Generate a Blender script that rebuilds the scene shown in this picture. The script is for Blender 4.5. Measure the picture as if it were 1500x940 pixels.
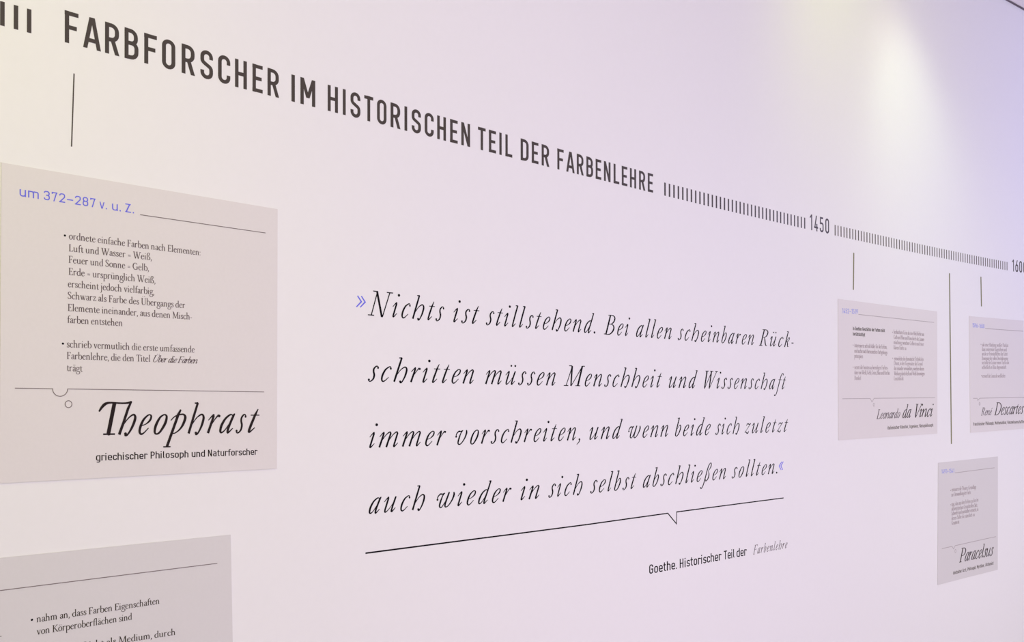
import bpy, math, random, bisect

# ------------------------------------------------------------------ clean start
for o in list(bpy.data.objects):
    bpy.data.objects.remove(o, do_unlink=True)
scene = bpy.context.scene
C = scene.collection

# ------------------------------------------------------------------ camera
EYE = 1.6
cam_data = bpy.data.cameras.new('camera')
cam_data.sensor_width = 36.0
cam_data.lens = 1640.9 * 36.0 / 1500.0
cam_data.shift_x = -(1033.35 - 750) / 1500.0
cam_data.shift_y = (577.9 - 470) / 1500.0
cam_data.clip_start = 0.05
cam = bpy.data.objects.new('camera', cam_data)
C.objects.link(cam)
cam.location = (0, 0, EYE)
from mathutils import Matrix, Vector
_p, _r = 0.0096966, -0.0039558
_f = Vector((0, math.cos(_p), math.sin(_p))); _R0 = Vector((1, 0, 0)); _U0 = _R0.cross(_f)
_R = _R0 * math.cos(_r) + _U0 * math.sin(_r); _U = -_R0 * math.sin(_r) + _U0 * math.cos(_r)
cam.matrix_world = Matrix(((_R.x, _U.x, -_f.x, 0), (_R.y, _U.y, -_f.y, 0), (_R.z, _U.z, -_f.z, EYE), (0, 0, 0, 1)))
scene.camera = cam

# ------------------------------------------------------------------ exposure / view
scene.view_settings.view_transform = 'Standard'
scene.view_settings.look = 'None'
scene.view_settings.exposure = 0.0
scene.view_settings.gamma = 1.0
scene.view_settings.use_curve_mapping = False

# ------------------------------------------------------------------ world, room lamps and added fill lights
world = bpy.data.worlds.new('world'); scene.world = world; world.use_nodes = True
world.node_tree.nodes['Background'].inputs['Color'].default_value = (1.000, 0.982, 0.765, 1)
world.node_tree.nodes['Background'].inputs['Strength'].default_value = 0.238
def area(name, loc, aim, size, power, col):
    l = bpy.data.lights.new(name, 'AREA'); l.shape = 'DISK'; l.size = size; l.energy = power; l.color = col
    o = bpy.data.objects.new(name, l); C.objects.link(o); o.location = loc
    o.rotation_euler = (Vector(aim) - Vector(loc)).to_track_quat('-Z', 'Y').to_euler()
    return o
def spot(name, loc, aim, power, col, angle, blend=1.0, size=0.1):
    l = bpy.data.lights.new(name, 'SPOT'); l.energy = power; l.color = col; l.spot_size = math.radians(angle); l.spot_blend = blend; l.shadow_soft_size = size
    o = bpy.data.objects.new(name, l); C.objects.link(o); o.location = loc
    o.rotation_euler = (Vector(aim) - Vector(loc)).to_track_quat('-Z', 'Y').to_euler()
    return o
#LAMPS and fill lights
area('upper_fill_light', (1.6, 0.6, 3.5), (0.4, 3.4, 1.4), 1.6, 45.074, (0.8321, 0.7167, 1.0))  # added soft fill from above, not a panel fixture
area('room_fill_light', (1.5, -2.2, 2.2), (0.3, 3.6, 1.2), 2.5, 72.921, (1.0, 0.9752, 0.6986))
spot('warm_wall_spot', (-0.925, 1.033, 3.4), (-1.304, 2.106, 2.5), 16.026, (0.7892, 1.0, 0.0), 100, 1.0, 0.2)
spot('warm_low_spot', (-0.947, 0.813, 3.5), (-1.304, 2.106, 1.2), 26.655, (0.9188, 1.0, 0.0), 70, 1.0, 0.2)
spot('wall_washer_spot', (1.073, 4.741, 3.68), (0.95, 5.224, 2.85), 0.897, (1.0, 0.0, 0.0), 75, 1.0, 0.08)
spot('washer_fill_narrow', (1.271, 4.669, 3.72), (0.95, 5.224, 2.95), 15.435, (0.7733, 1.0, 0.6578), 58, 1.0, 0.16)  # added to brighten the core of the washer's pool
spot('washer_fill_wide', (1.276, 4.515, 3.66), (0.95, 5.224, 2.5), 0.383, (1.0, 0.3054, 0.0), 110, 1.0, 0.2)  # added soft spill around the washer, no second lamp
spot('washer_fill_low', (1.492, 4.465, 3.6), (1.143, 5.454, 2.0), 8.634, (0.7423, 1.0, 0.2687), 80, 1.0, 0.2)  # added fill carrying the wash further down the wall
spot('ceiling_edge_fill', (1.054, 4.071, 3.68), (0.667, 4.874, 3.1), 11.791, (0.8181, 1.0, 0.0), 100, 1.0, 0.2)  # added fill for the wall just below the ceiling, no fixture there
area('violet_side_light', (4.382, 5.931, 3.0), (2.046, 6.457, 2.6), 0.8, 30.972, (0.4419, 0.4496, 1.0))
area('low_side_light', (3.8, 4.529, 1.0), (1.24, 5.569, 0.6), 1.2, 28.868, (1.0, 0.9023, 0.8925))
area('low_front_light', (2.42, 1.887, 0.5), (-0.351, 3.513, 0.7), 1.2, 26.76, (0.9185, 0.7116, 1.0))
area('violet_mid_light', (2.847, 2.131, 1.7), (-0.118, 3.838, 1.6), 0.7, 12.174, (0.6875, 0.7083, 1.0))


# ------------------------------------------------------------------ the curved wall: s = length along it in metres
PHI = (0.6333126, 0.1251324, 0.0515649)      # tangent angle polynomial (per 4 m unit)
_N = 1300; _S0, _S1 = -2.0, 4.0
def _phi(s):
    u = s / 4.0
    return PHI[0] + PHI[1] * u + PHI[2] * u * u
_ss = [_S0 * 4 + (_S1 - _S0) * 4 * i / _N for i in range(_N + 1)]
_xs, _ys = [0.0], [0.0]
for i in range(_N):
    a = _phi((_ss[i] + _ss[i + 1]) / 2); d = _ss[i + 1] - _ss[i]
    _xs.append(_xs[-1] + math.sin(a) * d); _ys.append(_ys[-1] + math.cos(a) * d)
def _raw(s):
    t = (s - _ss[0]) / (_ss[1] - _ss[0]); i = max(0, min(_N - 1, int(t))); t -= i
    return _xs[i] + (_xs[i + 1] - _xs[i]) * t, _ys[i] + (_ys[i + 1] - _ys[i]) * t
_ox, _oy = _raw(0.0)
def wall_pt(s, z, off=0.0):
    """point on the wall: s along, z above the eye line, off = proud of the surface"""
    x, y = _raw(s); a = _phi(s)
    return (x - _ox + math.cos(a) * off, y - _oy + 4.0 - math.sin(a) * off, EYE + z)

# ------------------------------------------------------------------ materials
def mat(name, col, rough=0.6, noise=0.0, scale=40.0, bump=0.0, spec=0.3):
    m = bpy.data.materials.new(name); m.use_nodes = True
    nt = m.node_tree; b = nt.nodes['Principled BSDF']
    b.inputs['Base Color'].default_value = (*col, 1); b.inputs['Roughness'].default_value = rough
    b.inputs['Specular IOR Level'].default_value = spec
    tc = nt.nodes.new('ShaderNodeTexCoord')
    if noise:
        n = nt.nodes.new('ShaderNodeTexNoise'); n.inputs['Scale'].default_value = scale; n.inputs['Detail'].default_value = 4
        nt.links.new(tc.outputs['Object'], n.inputs['Vector'])
        mx = nt.nodes.new('ShaderNodeMix'); mx.data_type = 'RGBA'
        mx.inputs[6].default_value = (*[c * (1 - noise) for c in col], 1)
        mx.inputs[7].default_value = (*[min(1, c * (1 + noise)) for c in col], 1)
        nt.links.new(n.outputs['Fac'], mx.inputs[0]); nt.links.new(mx.outputs[2], b.inputs['Base Color'])
        if bump:
            bp = nt.nodes.new('ShaderNodeBump'); bp.inputs['Strength'].default_value = bump; bp.inputs['Distance'].default_value = 0.001
            nt.links.new(n.outputs['Fac'], bp.inputs['Height']); nt.links.new(bp.outputs['Normal'], b.inputs['Normal'])
    return m
M = {
    'wall': mat('wall_paint', (0.80, 0.79, 0.80), 0.55, 0.012, 60.0, 0.05),
    'floor': mat('floor_vinyl', (0.35, 0.33, 0.32), 0.5, 0.05, 6.0),
    'ceiling': mat('ceiling_paint', (0.93, 0.87, 0.90), 0.7, 0.02, 30.0),
    'painted_shadow_line': mat('painted_shadow_line', (0.16, 0.13, 0.15), 0.7),  # dark tone imitating shade at the ceiling joint
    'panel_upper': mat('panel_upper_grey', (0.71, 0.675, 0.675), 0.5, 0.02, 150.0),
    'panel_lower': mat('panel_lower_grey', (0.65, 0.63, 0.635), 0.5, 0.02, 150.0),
    'grey_ink': mat('grey_ink', (0.062, 0.050, 0.043), 0.45, 0.05, 200.0, 0, 0.25),
    'black_ink': mat('black_ink', (0.006, 0.004, 0.006), 0.6, 0.05, 200.0, 0, 0.06),
    'name_ink': mat('name_ink', (0.020, 0.013, 0.013), 0.6, 0.05, 200.0, 0, 0.08),
    'blue_ink': mat('blue_ink', (0.15, 0.16, 0.76), 0.6, 0.05, 200.0, 0, 0.1),
    'line_ink': mat('line_ink', (0.08, 0.065, 0.06), 0.6, 0.05, 200.0, 0, 0.1),
    'olive_line_ink': mat('olive_line_ink', (0.20, 0.195, 0.10), 0.6, 0.05, 200.0, 0, 0.1),
    'thin_ink': mat('thin_ink', (0.10, 0.08, 0.085), 0.6, 0.05, 200.0, 0, 0.1),
    'body_ink': mat('body_ink', (0.10, 0.072, 0.078), 0.6, 0.05, 200.0, 0, 0.1),
    'small_body_ink': mat('small_body_ink', (0.34, 0.28, 0.30), 0.6, 0.05, 200.0, 0, 0.1),
    'dark_body_ink': mat('dark_body_ink', (0.04, 0.03, 0.022), 0.6, 0.05, 200.0, 0, 0.1),
    'pale_blue_ink': mat('pale_blue_ink', (0.30, 0.33, 0.74), 0.6, 0.05, 200.0, 0, 0.1),
    'rule_ink': mat('rule_ink', (0.20, 0.165, 0.165), 0.6, 0.05, 200.0, 0, 0.1),
    'pale_rule_ink': mat('pale_rule_ink', (0.40, 0.36, 0.37), 0.6, 0.05, 200.0, 0, 0.1),
    'tick_ink': mat('tick_ink', (0.11, 0.095, 0.085), 0.6, 0.05, 200.0, 0, 0.1),
    'small_name_ink': mat('small_name_ink', (0.04, 0.028, 0.028), 0.6, 0.05, 200.0, 0, 0.1),
    'caption_ink': mat('caption_ink', (0.09, 0.075, 0.06), 0.6, 0.05, 200.0, 0, 0.1),

}

# ------------------------------------------------------------------ object helpers
def tag(o, label=None, cat=None, group=None, kind=None):
    if label: o['label'] = label
    if cat: o['category'] = cat
    if group: o['group'] = group
    if kind: o['kind'] = kind
    return o
def empty(name, loc, label, cat, group=None):
    o = bpy.data.objects.new(name, None); o.empty_display_size = 0.05; C.objects.link(o); o.location = loc
    return tag(o, label, cat, group)
def mesh_obj(name, V, F, m, parent=None, origin=None):
    """world-space vertices -> object with its origin at `origin` (default: first vertex)"""
    org = origin or V[0]
    me = bpy.data.meshes.new(name)
    me.from_pydata([(v[0] - org[0], v[1] - org[1], v[2] - org[2]) for v in V], [], F); me.update()
    me.materials.append(M[m])
    o = bpy.data.objects.new(name, me); C.objects.link(o)
    if parent:
        o.parent = parent; p = WORLD(parent); o.location = (org[0] - p[0], org[1] - p[1], org[2] - p[2])
    else: o.location = org
    return o
def WORLD(o):
    x, y, z = o.location
    while o.parent: o = o.parent; x += o.location[0]; y += o.location[1]; z += o.location[2]
    return (x, y, z)

# ------------------------------------------------------------------ pen: strokes -> flat cut shapes
def cr(p0, p1, p2, p3, t):
    return tuple(0.5 * ((2 * b) + (-a + c) * t + (2 * a - 5 * b + 4 * c - d) * t * t + (-a + 3 * b - 3 * c + d) * t ** 3) for a, b, c, d in zip(p0, p1, p2, p3))
def ribbon(P, closed=False, cap='flat'):
    """P = [(x,y,w)] centre line -> polygons (list of point lists)"""
    Q = [P[0]]
    for p in P[1:]:
        if math.hypot(p[0] - Q[-1][0], p[1] - Q[-1][1]) > 1e-6 + 0.02 * p[2]: Q.append(p)
    P = Q; n = len(P); L, R = [], []
    for i in range(n):
        a = P[(i - 1) % n] if (closed or i > 0) else None; b = P[i]; c = P[(i + 1) % n] if (closed or i < n - 1) else None
        def nrm(p, q):
            dx, dy = q[0] - p[0], q[1] - p[1]; l = math.hypot(dx, dy) or 1e-6
            return (-dy / l, dx / l)
        if a is None: nx, ny = nrm(b, c); k = 1
        elif c is None: nx, ny = nrm(a, b); k = 1
        else:
            n1, n2 = nrm(a, b), nrm(b, c); nx, ny = n1[0] + n2[0], n1[1] + n2[1]; l = math.hypot(nx, ny) or 1e-6
            nx /= l; ny /= l; k = 1 / max(0.45, nx * n1[0] + ny * n1[1])
        h = b[2] / 2 * k
        L.append((b[0] + nx * h, b[1] + ny * h)); R.append((b[0] - nx * h, b[1] - ny * h))
    polys = []
    for i in range(n if closed else n - 1):
        j = (i + 1) % n; polys.append([L[i], R[i], R[j], L[j]])
    if not closed and cap == 'round':
        for e, q in ((0, 1), (-1, -2)):
            x, y, w = P[e]; a0 = math.atan2(y - P[q][1], x - P[q][0])
            polys.append([(x + w / 2 * math.cos(a0 + math.pi * (k / 4 - .5)), y + w / 2 * math.sin(a0 + math.pi * (k / 4 - .5))) for k in range(5)])
    return polys
def disc(x, y, w, n=12):
    return [[(x + w / 2 * math.cos(2 * math.pi * k / n), y + w / 2 * math.sin(2 * math.pi * k / n)) for k in range(n)]]
def fillet(P, w):
    """P = [(x,y,r)] corner points -> centre line with round corners"""
    out = []; n = len(P)
    for i, (x, y, r) in enumerate(P):
        if r <= 0 or (i in (0, n - 1)): out.append((x, y, w)); continue
        ax, ay = P[i - 1][:2]; bx, by = P[(i + 1) % n][:2]
        la, lb = math.hypot(ax - x, ay - y), math.hypot(bx - x, by - y)
        ux, uy, vx, vy = (ax - x) / la, (ay - y) / la, (bx - x) / lb, (by - y) / lb
        ang = math.acos(max(-1, min(1, ux * vx + uy * vy))); d = min(r / math.tan(ang / 2), la * .5 if P[i-1][2] > 0 and i-1 > 0 else la * .98, lb * .5 if i + 1 < n - 1 and P[i+1][2] > 0 else lb * .98); rr = d * math.tan(ang / 2)
        mx, my = ux + vx, uy + vy; ml = math.hypot(mx, my) or 1e-6; cd = rr / math.sin(ang / 2)
        cx, cy = x + mx / ml * cd, y + my / ml * cd
        p, q = (x + ux * d, y + uy * d), (x + vx * d, y + vy * d)
        a0, a1 = math.atan2(p[1] - cy, p[0] - cx), math.atan2(q[1] - cy, q[0] - cx)
        while a1 - a0 > math.pi: a1 -= 2 * math.pi
        while a1 - a0 < -math.pi: a1 += 2 * math.pi
        k = max(2, int(abs(a1 - a0) / 0.3))
        out += [(cx + rr * math.cos(a0 + (a1 - a0) * j / k), cy + rr * math.sin(a0 + (a1 - a0) * j / k), w) for j in range(k + 1)]
    return out

# glyph tables: 'advance|stroke|stroke...'
#   S pen curve through x,y,w points (round ends)   L straight pen x,y,w points (flat ends)   B blob x,y,w
#   P even-width path with x,y,radius corners       O the same, closed      D slanted bar x0,y0,x1,y1,horizontal width
# even-width condensed sans, cap height 100
def _din():
    S = 'P7,0,0 7,100,0'
    t = {
    'A': '57|D6.5,0,26,100,14|D49.5,0,30,100,14|P13,27,0 43,27,0',
    'B': '51|P7,0,0 7,100,0|P7,93,0 38,93,18 38,53,15 7,53,0|P7,53,0 40,53,15 40,7,18 7,7,0',
    'C': '49|P39,68,0 39,93,17 7,93,17 7,7,17 39,7,17 39,32,0',
    'D': '51|P7,0,0 7,100,0|P7,93,0 40,93,18 40,7,18 7,7,0',
    'E': '45|'+S+'|P0,93,0 40,93,0|P7,50,0 36,50,0|P0,7,0 40,7,0',
    'F': '45|'+S+'|P0,93,0 42,93,0|P7,50,0 37,50,0',
    'G': '50|P39,70,0 39,93,17 7,93,17 7,7,17 39,7,17 39,49,0 22,49,0',
    'H': '53|'+S+'|P39,0,0 39,100,0|P7,50,0 39,50,0',
    'I': '21|'+S,
    'K': '50|'+S+'|D38,100,14,44,15|D20,52,42,0,15',
    'L': '44|'+S+'|P0,7,0 40,7,0',
    'M': '66|'+S+'|P53,0,0 53,100,0|D7.5,100,30,28,14|D52.5,100,30,28,14',
    'N': '54|'+S+'|P41,0,0 41,100,0|D7.5,100,40.5,0,14.5',
    'O': '53|O7,93,17 39,93,17 39,7,17 7,7,17',
    'P': '48|'+S+'|P7,93,0 39,93,18 39,46,18 7,46,0',
    'R': '52|'+S+'|P7,93,0 39,93,18 39,47,18 7,47,0|D25,46,40,0,15',
    'S': '50|P39,70,0 39,93,17 7,93,17 7,59,13 39,41,13 39,7,17 7,7,17 7,30,0',
    'T': '46|P0,93,0 42,93,0|P21,0,0 21,100,0',
    'V': '52|D7,100,24,0,14|D45,100,28,0,14',
    'Z': '48|P3,93,0 40,93,0|P3,7,0 42,7,0|D33,93,10,7,16',
    '0': '51|O7,93,17 39,93,17 39,7,17 7,7,17',
    '1': '38|P24,0,0 24,100,0|D6,78,24,100,14',
    '2': '50|P6,72,0 6,93,16 39,93,16 39,60,10 9,10,0|P2,7,0 43,7,0',
    '3': '50|P6,76,0 6,93,15 38,93,15 38,53,14 17,53,0|P17,53,0 39,53,14 39,7,16 6,7,16 6,26,0',
    '4': '50|D27,100,8,24,14|P0,24,0 44,24,0|P31,48,0 31,0,0',
    '5': '50|P39,93,0 9,93,0 8,52,0|P7,58,0 39,60,14 39,7,16 6,7,16 6,27,0',
    '6': '50|D33,100,11,50,14|O7,60,15 40,60,15 40,7,15 7,7,15',
    '7': '47|P6,78,0 6,93,0 40,93,0|D35,93,17,0,14',
    '8': '51|O8,93,14 38,93,14 38,53,14 8,53,14|O7,53,15 39,53,15 39,7,15 7,7,15',
    '9': '50|D13,0,35,50,14|O7,93,15 40,93,15 40,40,15 7,40,15',
    '–': '52|P3,42,0 45,42,0', '-': '34|P2,42,0 28,42,0', '.': '22|P7,0,0 7,14,0', ',': '22|D9,13,3,-14,12',
    ':': '22|P7,0,0 7,14,0|P7,52,0 7,66,0', '?': '30|P7,0,0 7,50,0'}
    X = 67
    lo = {
    'a': '46|P8,60,0 10,%d,10 36,%d,13 36,0,0|P36,40,0 7,40,11 7,6.5,11 36,6.5,0',
    'b': '48|P7,0,0 7,100,0|P7,%d,0 39,%d,15 39,6.5,15 7,6.5,0',
    'c': '42|P36,50,0 36,%d,13 7,%d,15 7,6.5,15 36,6.5,13 36,24,0',
    'd': '48|P39,0,0 39,100,0|P39,%d,0 7,%d,15 7,6.5,15 39,6.5,0',
    'e': '46|P7,34,0 38,34,0 38,%d,15 7,%d,15 7,6.5,15 35,6.5,0 37,15,0',
    'f': '31|P12,0,0 12,94,12 30,94,0|P0,67,0 27,67,0',
    'g': '48|P39,74,0 39,-19,14 9,-19,0|P39,%d,0 7,%d,15 7,6.5,15 39,6.5,0',
    'h': '48|P7,0,0 7,100,0|P7,%d,0 38,%d,15 38,0,0',
    'i': '21|P7,0,0 7,74,0|P7,87,0 7,101,0',
    'k': '44|P7,0,0 7,100,0|D33,74,13,34,15|D17,40,36,0,15',
    'l': '24|P7,100,0 7,6.5,11 18,6.5,0',
    'm': '76|P7,0,0 7,74,0|P7,%d,0 36,%d,13 36,0,0|P36,%d,0 65,%d,13 65,0,0',
    'n': '48|P7,0,0 7,74,0|P7,%d,0 38,%d,15 38,0,0',
    'o': '48|O7,%d,15 38,%d,15 38,6.5,15 7,6.5,15',
    'p': '48|P7,74,0 7,-24,0|P7,%d,0 39,%d,15 39,6.5,15 7,6.5,0',
    'r': '34|P7,0,0 7,74,0|P7,%d,0 32,%d,10 32,58,0',
    's': '42|P35,55,0 35,%d,12 7,%d,13 7,40,9 35,32,9 35,6.5,13 6,6.5,12 6,18,0',
    't': '33|P12,94,0 12,6.5,13 28,6.5,0|P0,67,0 28,67,0',
    'u': '48|P7,74,0 7,6.5,15 38,6.5,15 38,74,0|P38,0,0 38,30,0',
    'v': '44|D6,74,19,0,13|D35,74,22,0,13',
    'w': '64|D6,74,17,0,13|D30,74,19,0,12|D30,74,42,0,12|D55,74,44,0,13',
    'y': '44|D6,74,19,2,13|D35,74,14,-24,13',
    'z': '42|P2,%d,0 35,%d,0|P2,6.5,0 37,6.5,0|D29,67,9,6,15',
    'ß': '50|P7,0,0 7,94,15 38,94,15 38,58,12 20,54,0|P20,54,0 40,54,13 40,6.5,13 20,6.5,0',
    'ü': '48|P7,74,0 7,6.5,15 38,6.5,15 38,74,0|P38,0,0 38,30,0|P12,86,0 12,99,0|P32,86,0 32,99,0',
    }
    lo['ö'] = lo['o'] + '|P12,86,0 12,99,0|P32,86,0 32,99,0'
    for k, v in lo.items(): t[k] = v.replace('%d', str(X))
    return t
# old-style italic, x height 100 (sheared by 0.33)
_E = 'S-13,70,4 -2,88,6 8,98,9'
_ital = {
'a': '74|S56,90,4 44,99,6 32,96,8 14,76,10 4,42,12 6,12,11 16,2,8 32,16,5 50,58,4|S60,102,7 56,90,11 50,40,11 49,12,11 55,1,8 74,24,4',
'b': '66|L-9,160,6 12,161,8|S10,161,11 8,100,11 8,24,11 14,5,9 28,1,7 44,18,9 53,52,11 52,82,11 42,98,8 28,90,5 12,58,3',
'c': '60|B50,86,13|S50,90,7 42,99,6 32,96,7 14,78,10 5,44,12 8,14,11 20,1,9 34,6,6 52,28,4',
'd': '76|S56,90,4 44,99,6 32,96,8 14,76,10 4,42,12 6,12,11 16,2,8 32,16,5 50,58,4|L42,160,5 60,161,8|S58,160,10 54,90,11 50,40,11 49,12,11 55,1,8 74,24,4',
'e': '60|S12,44,4 32,52,5 48,70,9 49,90,9 38,99,6 26,94,7 11,74,10 5,42,12 8,14,11 20,1,9 34,6,6 52,30,4',
'f': '48|B66,148,12|S66,152,6 58,163,6 46,158,7 36,140,9 31,100,10 26,20,10 20,-40,9 10,-62,7 -4,-66,6|B-6,-60,13|L8,97,5 56,97,5',
'h': '88|L-9,160,6 12,161,8|L10,162,11 8,100,12 6,0,12|S11,46,4 27,80,5 47,98,7 61,98,9 72,82,12 74,52,12 70,22,9 61,-3,7 52,-6,7|B50,2,15',
'i': '36|'+_E+'|L8,98,8 10,90,11 8,14,11|S8,16,11 9,4,9 16,4,7 32,26,4|B10,149,19',
'k': '60|L-9,160,6 12,161,8|L10,162,11 8,100,12 6,0,12|S10,44,4 26,80,5 40,98,7 50,94,8 48,74,6 34,58,5 16,50,4|S28,58,6 38,34,11 46,8,9 60,8,4',
'l': '34|L-9,160,6 12,161,8|L10,162,11 8,100,12 8,14,11|S8,16,11 9,4,9 16,4,7 32,26,4',
'm': '138|'+_E+'|L8,98,8 10,90,11 6,0,12|S9,40,4 26,76,5 44,96,7 54,99,9|L56,99,8 61,90,11 57,0,12|S60,40,4 77,76,5 95,96,7 105,99,9|L107,99,8 112,90,11 110,14,11|S110,16,11 111,4,9 118,4,7 134,26,4',
'n': '84|'+_E+'|L8,98,8 10,90,11 6,0,12|S9,40,4 26,76,5 44,96,7 54,99,9|L56,99,8 61,90,11 59,14,11|S59,16,11 60,4,9 67,4,7 83,26,4',
'o': '64|S30,99,6 14,84,9 5,46,12 9,12,10 22,0,7 38,10,9 52,52,12 50,86,10 40,98,7 30,99,6',
'p': '66|S-20,70,4 -10,86,5 4,96,6 20,100,7 38,100,8 52,84,12 52,50,11 42,22,7 24,4,5 10,2,5|L14,126,7 9,100,12 3,-66,12|L-16,-67,6 22,-67,6|B3,-62,14',
'r': '52|'+_E+'|L8,98,8 10,90,11 6,0,12|S9,40,4 24,76,5 36,96,8|B43,92,15',
's': '48|B42,88,13|S42,92,7 34,99,6 24,97,8 15,82,10 18,64,11 30,42,12 32,18,10 22,2,7 10,-1,6 2,6,7|B3,10,14',
't': '42|L22,130,4 16,98,11 11,40,12 10,14,11|S10,16,11 11,4,9 18,4,7 36,26,4|L-8,96,5 40,96,5',
'u': '86|'+_E+'|L8,98,8 10,90,11 8,16,11|S8,18,11 12,2,8 24,6,6 42,30,4 58,64,3|L64,101,8 62,90,11 58,40,11 58,14,11|S58,16,11 59,4,9 66,4,7 82,26,4',
'v': '72|B-22,56,14|S-24,60,6 -24,78,7 -10,94,9 4,92,8 20,98,6|S20,98,6 10,80,7 6,40,11 8,12,10 20,1,8 38,10,7 54,44,9 58,80,12 52,98,9',
'w': '110|B-22,56,14|S-24,60,6 -24,78,7 -10,94,9 4,92,8 20,98,6|S20,98,6 10,80,7 6,40,11 8,12,10 18,1,8 30,6,6 48,50,4|S54,100,10 50,60,11 48,24,11 54,4,9 66,2,7 80,14,7 94,46,9 98,80,12 92,98,9',
'z': '60|S2,74,4 8,90,7 24,92,10 38,86,6 54,98,5|L54,96,5 2,8,4|S2,8,5 14,14,7 32,2,11 46,4,8 50,20,5',
'ß': '76|B-18,-58,13|S-16,-64,6 -6,-66,7 6,-44,9 14,10,10 18,90,10 26,140,9 42,162,6 56,154,8 58,128,10 46,104,6 36,92,5 42,80,6 54,60,10 56,30,11 44,4,8 28,-1,7|B24,8,12',
',': '28|B10,6,16|S15,4,9 12,-16,7 -4,-34,4', '.': '28|B6,7,19', '-': '42|L0,46,9 30,46,9', '–': '60|L0,46,8 50,46,8',
':': '28|B6,7,17|B6,84,17',
'»': '72|L-21,92,9 27,50,10 -3,8,8|L13,92,9 61,50,10 31,8,8', '«': '72|L14,92,9 -16,50,10 32,8,8|L44,92,9 14,50,10 62,8,8',
'N': '148|L20,0,7 18,158,7|L14,160,14 106,-6,14|L110,-6,7 116,160,7|L-6,2,6 42,2,6|L-16,160,6 22,160,6|L92,160,6 142,160,6|B20,5,10|B116,155,10',
'B': '104|L14,0,14 16,160,14|S-8,160,5 20,161,6 52,158,8 74,140,12 72,110,11 50,90,6 20,86,5|S20,86,5 56,86,6 84,68,12 88,38,13 66,8,9 36,0,6 -8,2,5|L-8,2,6 20,2,6',
'R': '106|L14,0,14 16,160,14|S-8,160,5 20,161,6 50,158,8 74,140,12 72,108,11 50,86,6 20,82,5|S42,84,7 56,60,12 74,22,13 88,4,9 104,2,5|L-8,2,6 38,2,6',
'M': '164|L14,0,6 28,156,7|L26,158,15 64,0,12|L66,-2,5 130,156,7|L130,160,15 134,0,15|L-8,2,6 36,2,6|L-6,160,6 26,160,6|L128,160,6 156,160,6|L110,2,6 158,2,6',
'W': '152|L12,160,15 30,-2,12|L32,-4,5 76,158,7|L72,160,15 92,-2,12|L94,-4,5 142,158,6|L-8,160,6 34,160,6|L54,160,6 96,160,6|L120,160,6 160,160,6',
'F': '88|L14,0,14 16,160,14|L-6,160,6 84,160,8|L82,163,4 80,138,8|L16,84,6 60,84,6|L60,100,6 58,66,6|L-8,2,6 40,2,6',
'L': '86|L14,0,14 16,160,14|L-6,160,6 40,160,6|L-6,3,7 70,3,8|L68,2,8 84,32,5',
'V': '96|L12,160,15 34,-2,13|L36,-4,6 96,158,7|L-10,160,6 36,160,6|L74,160,6 116,160,6',
'D': '128|L14,0,14 16,160,14|S-8,160,5 30,161,6 70,152,9 104,120,14 108,70,14 88,24,10 50,2,7 -8,2,5',
'P': '96|L14,0,14 16,160,14|S-8,160,5 20,161,6 54,158,8 82,136,13 80,98,12 52,74,6 20,76,5|L-8,2,6 40,2,6',
'Ŧ': '196|L42,0,18 24,158,18|L14,3,7 78,3,7|B43,6,20|S-44,118,8 -38,134,11 -28,149,13 -14,157,10 6,159,8 60,157,7 92,158,8 114,163,10|L114,164,9 108,130,12 106,60,12 102,0,13|S106,42,4 122,76,5 140,96,7 154,98,9 164,82,12 164,52,12 157,18,9 146,-4,7 136,-5,7|B136,3,16',
'?': '30|L8,0,10 8,100,10'}
_ital['ü'] = _ital['u'] + '|B14,140,15|B50,140,15'
_ital['é'] = _ital['e'] + '|L34,120,6 50,150,9'
_ital['Ü'] = '116|L16,160,13 10,60,12|S10,62,12 12,20,11 34,0,8 62,6,7 84,40,6|L84,38,6 96,160,6|L-4,160,6 38,160,6|L78,160,6 116,160,6|B34,194,16|B76,194,16'
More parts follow.
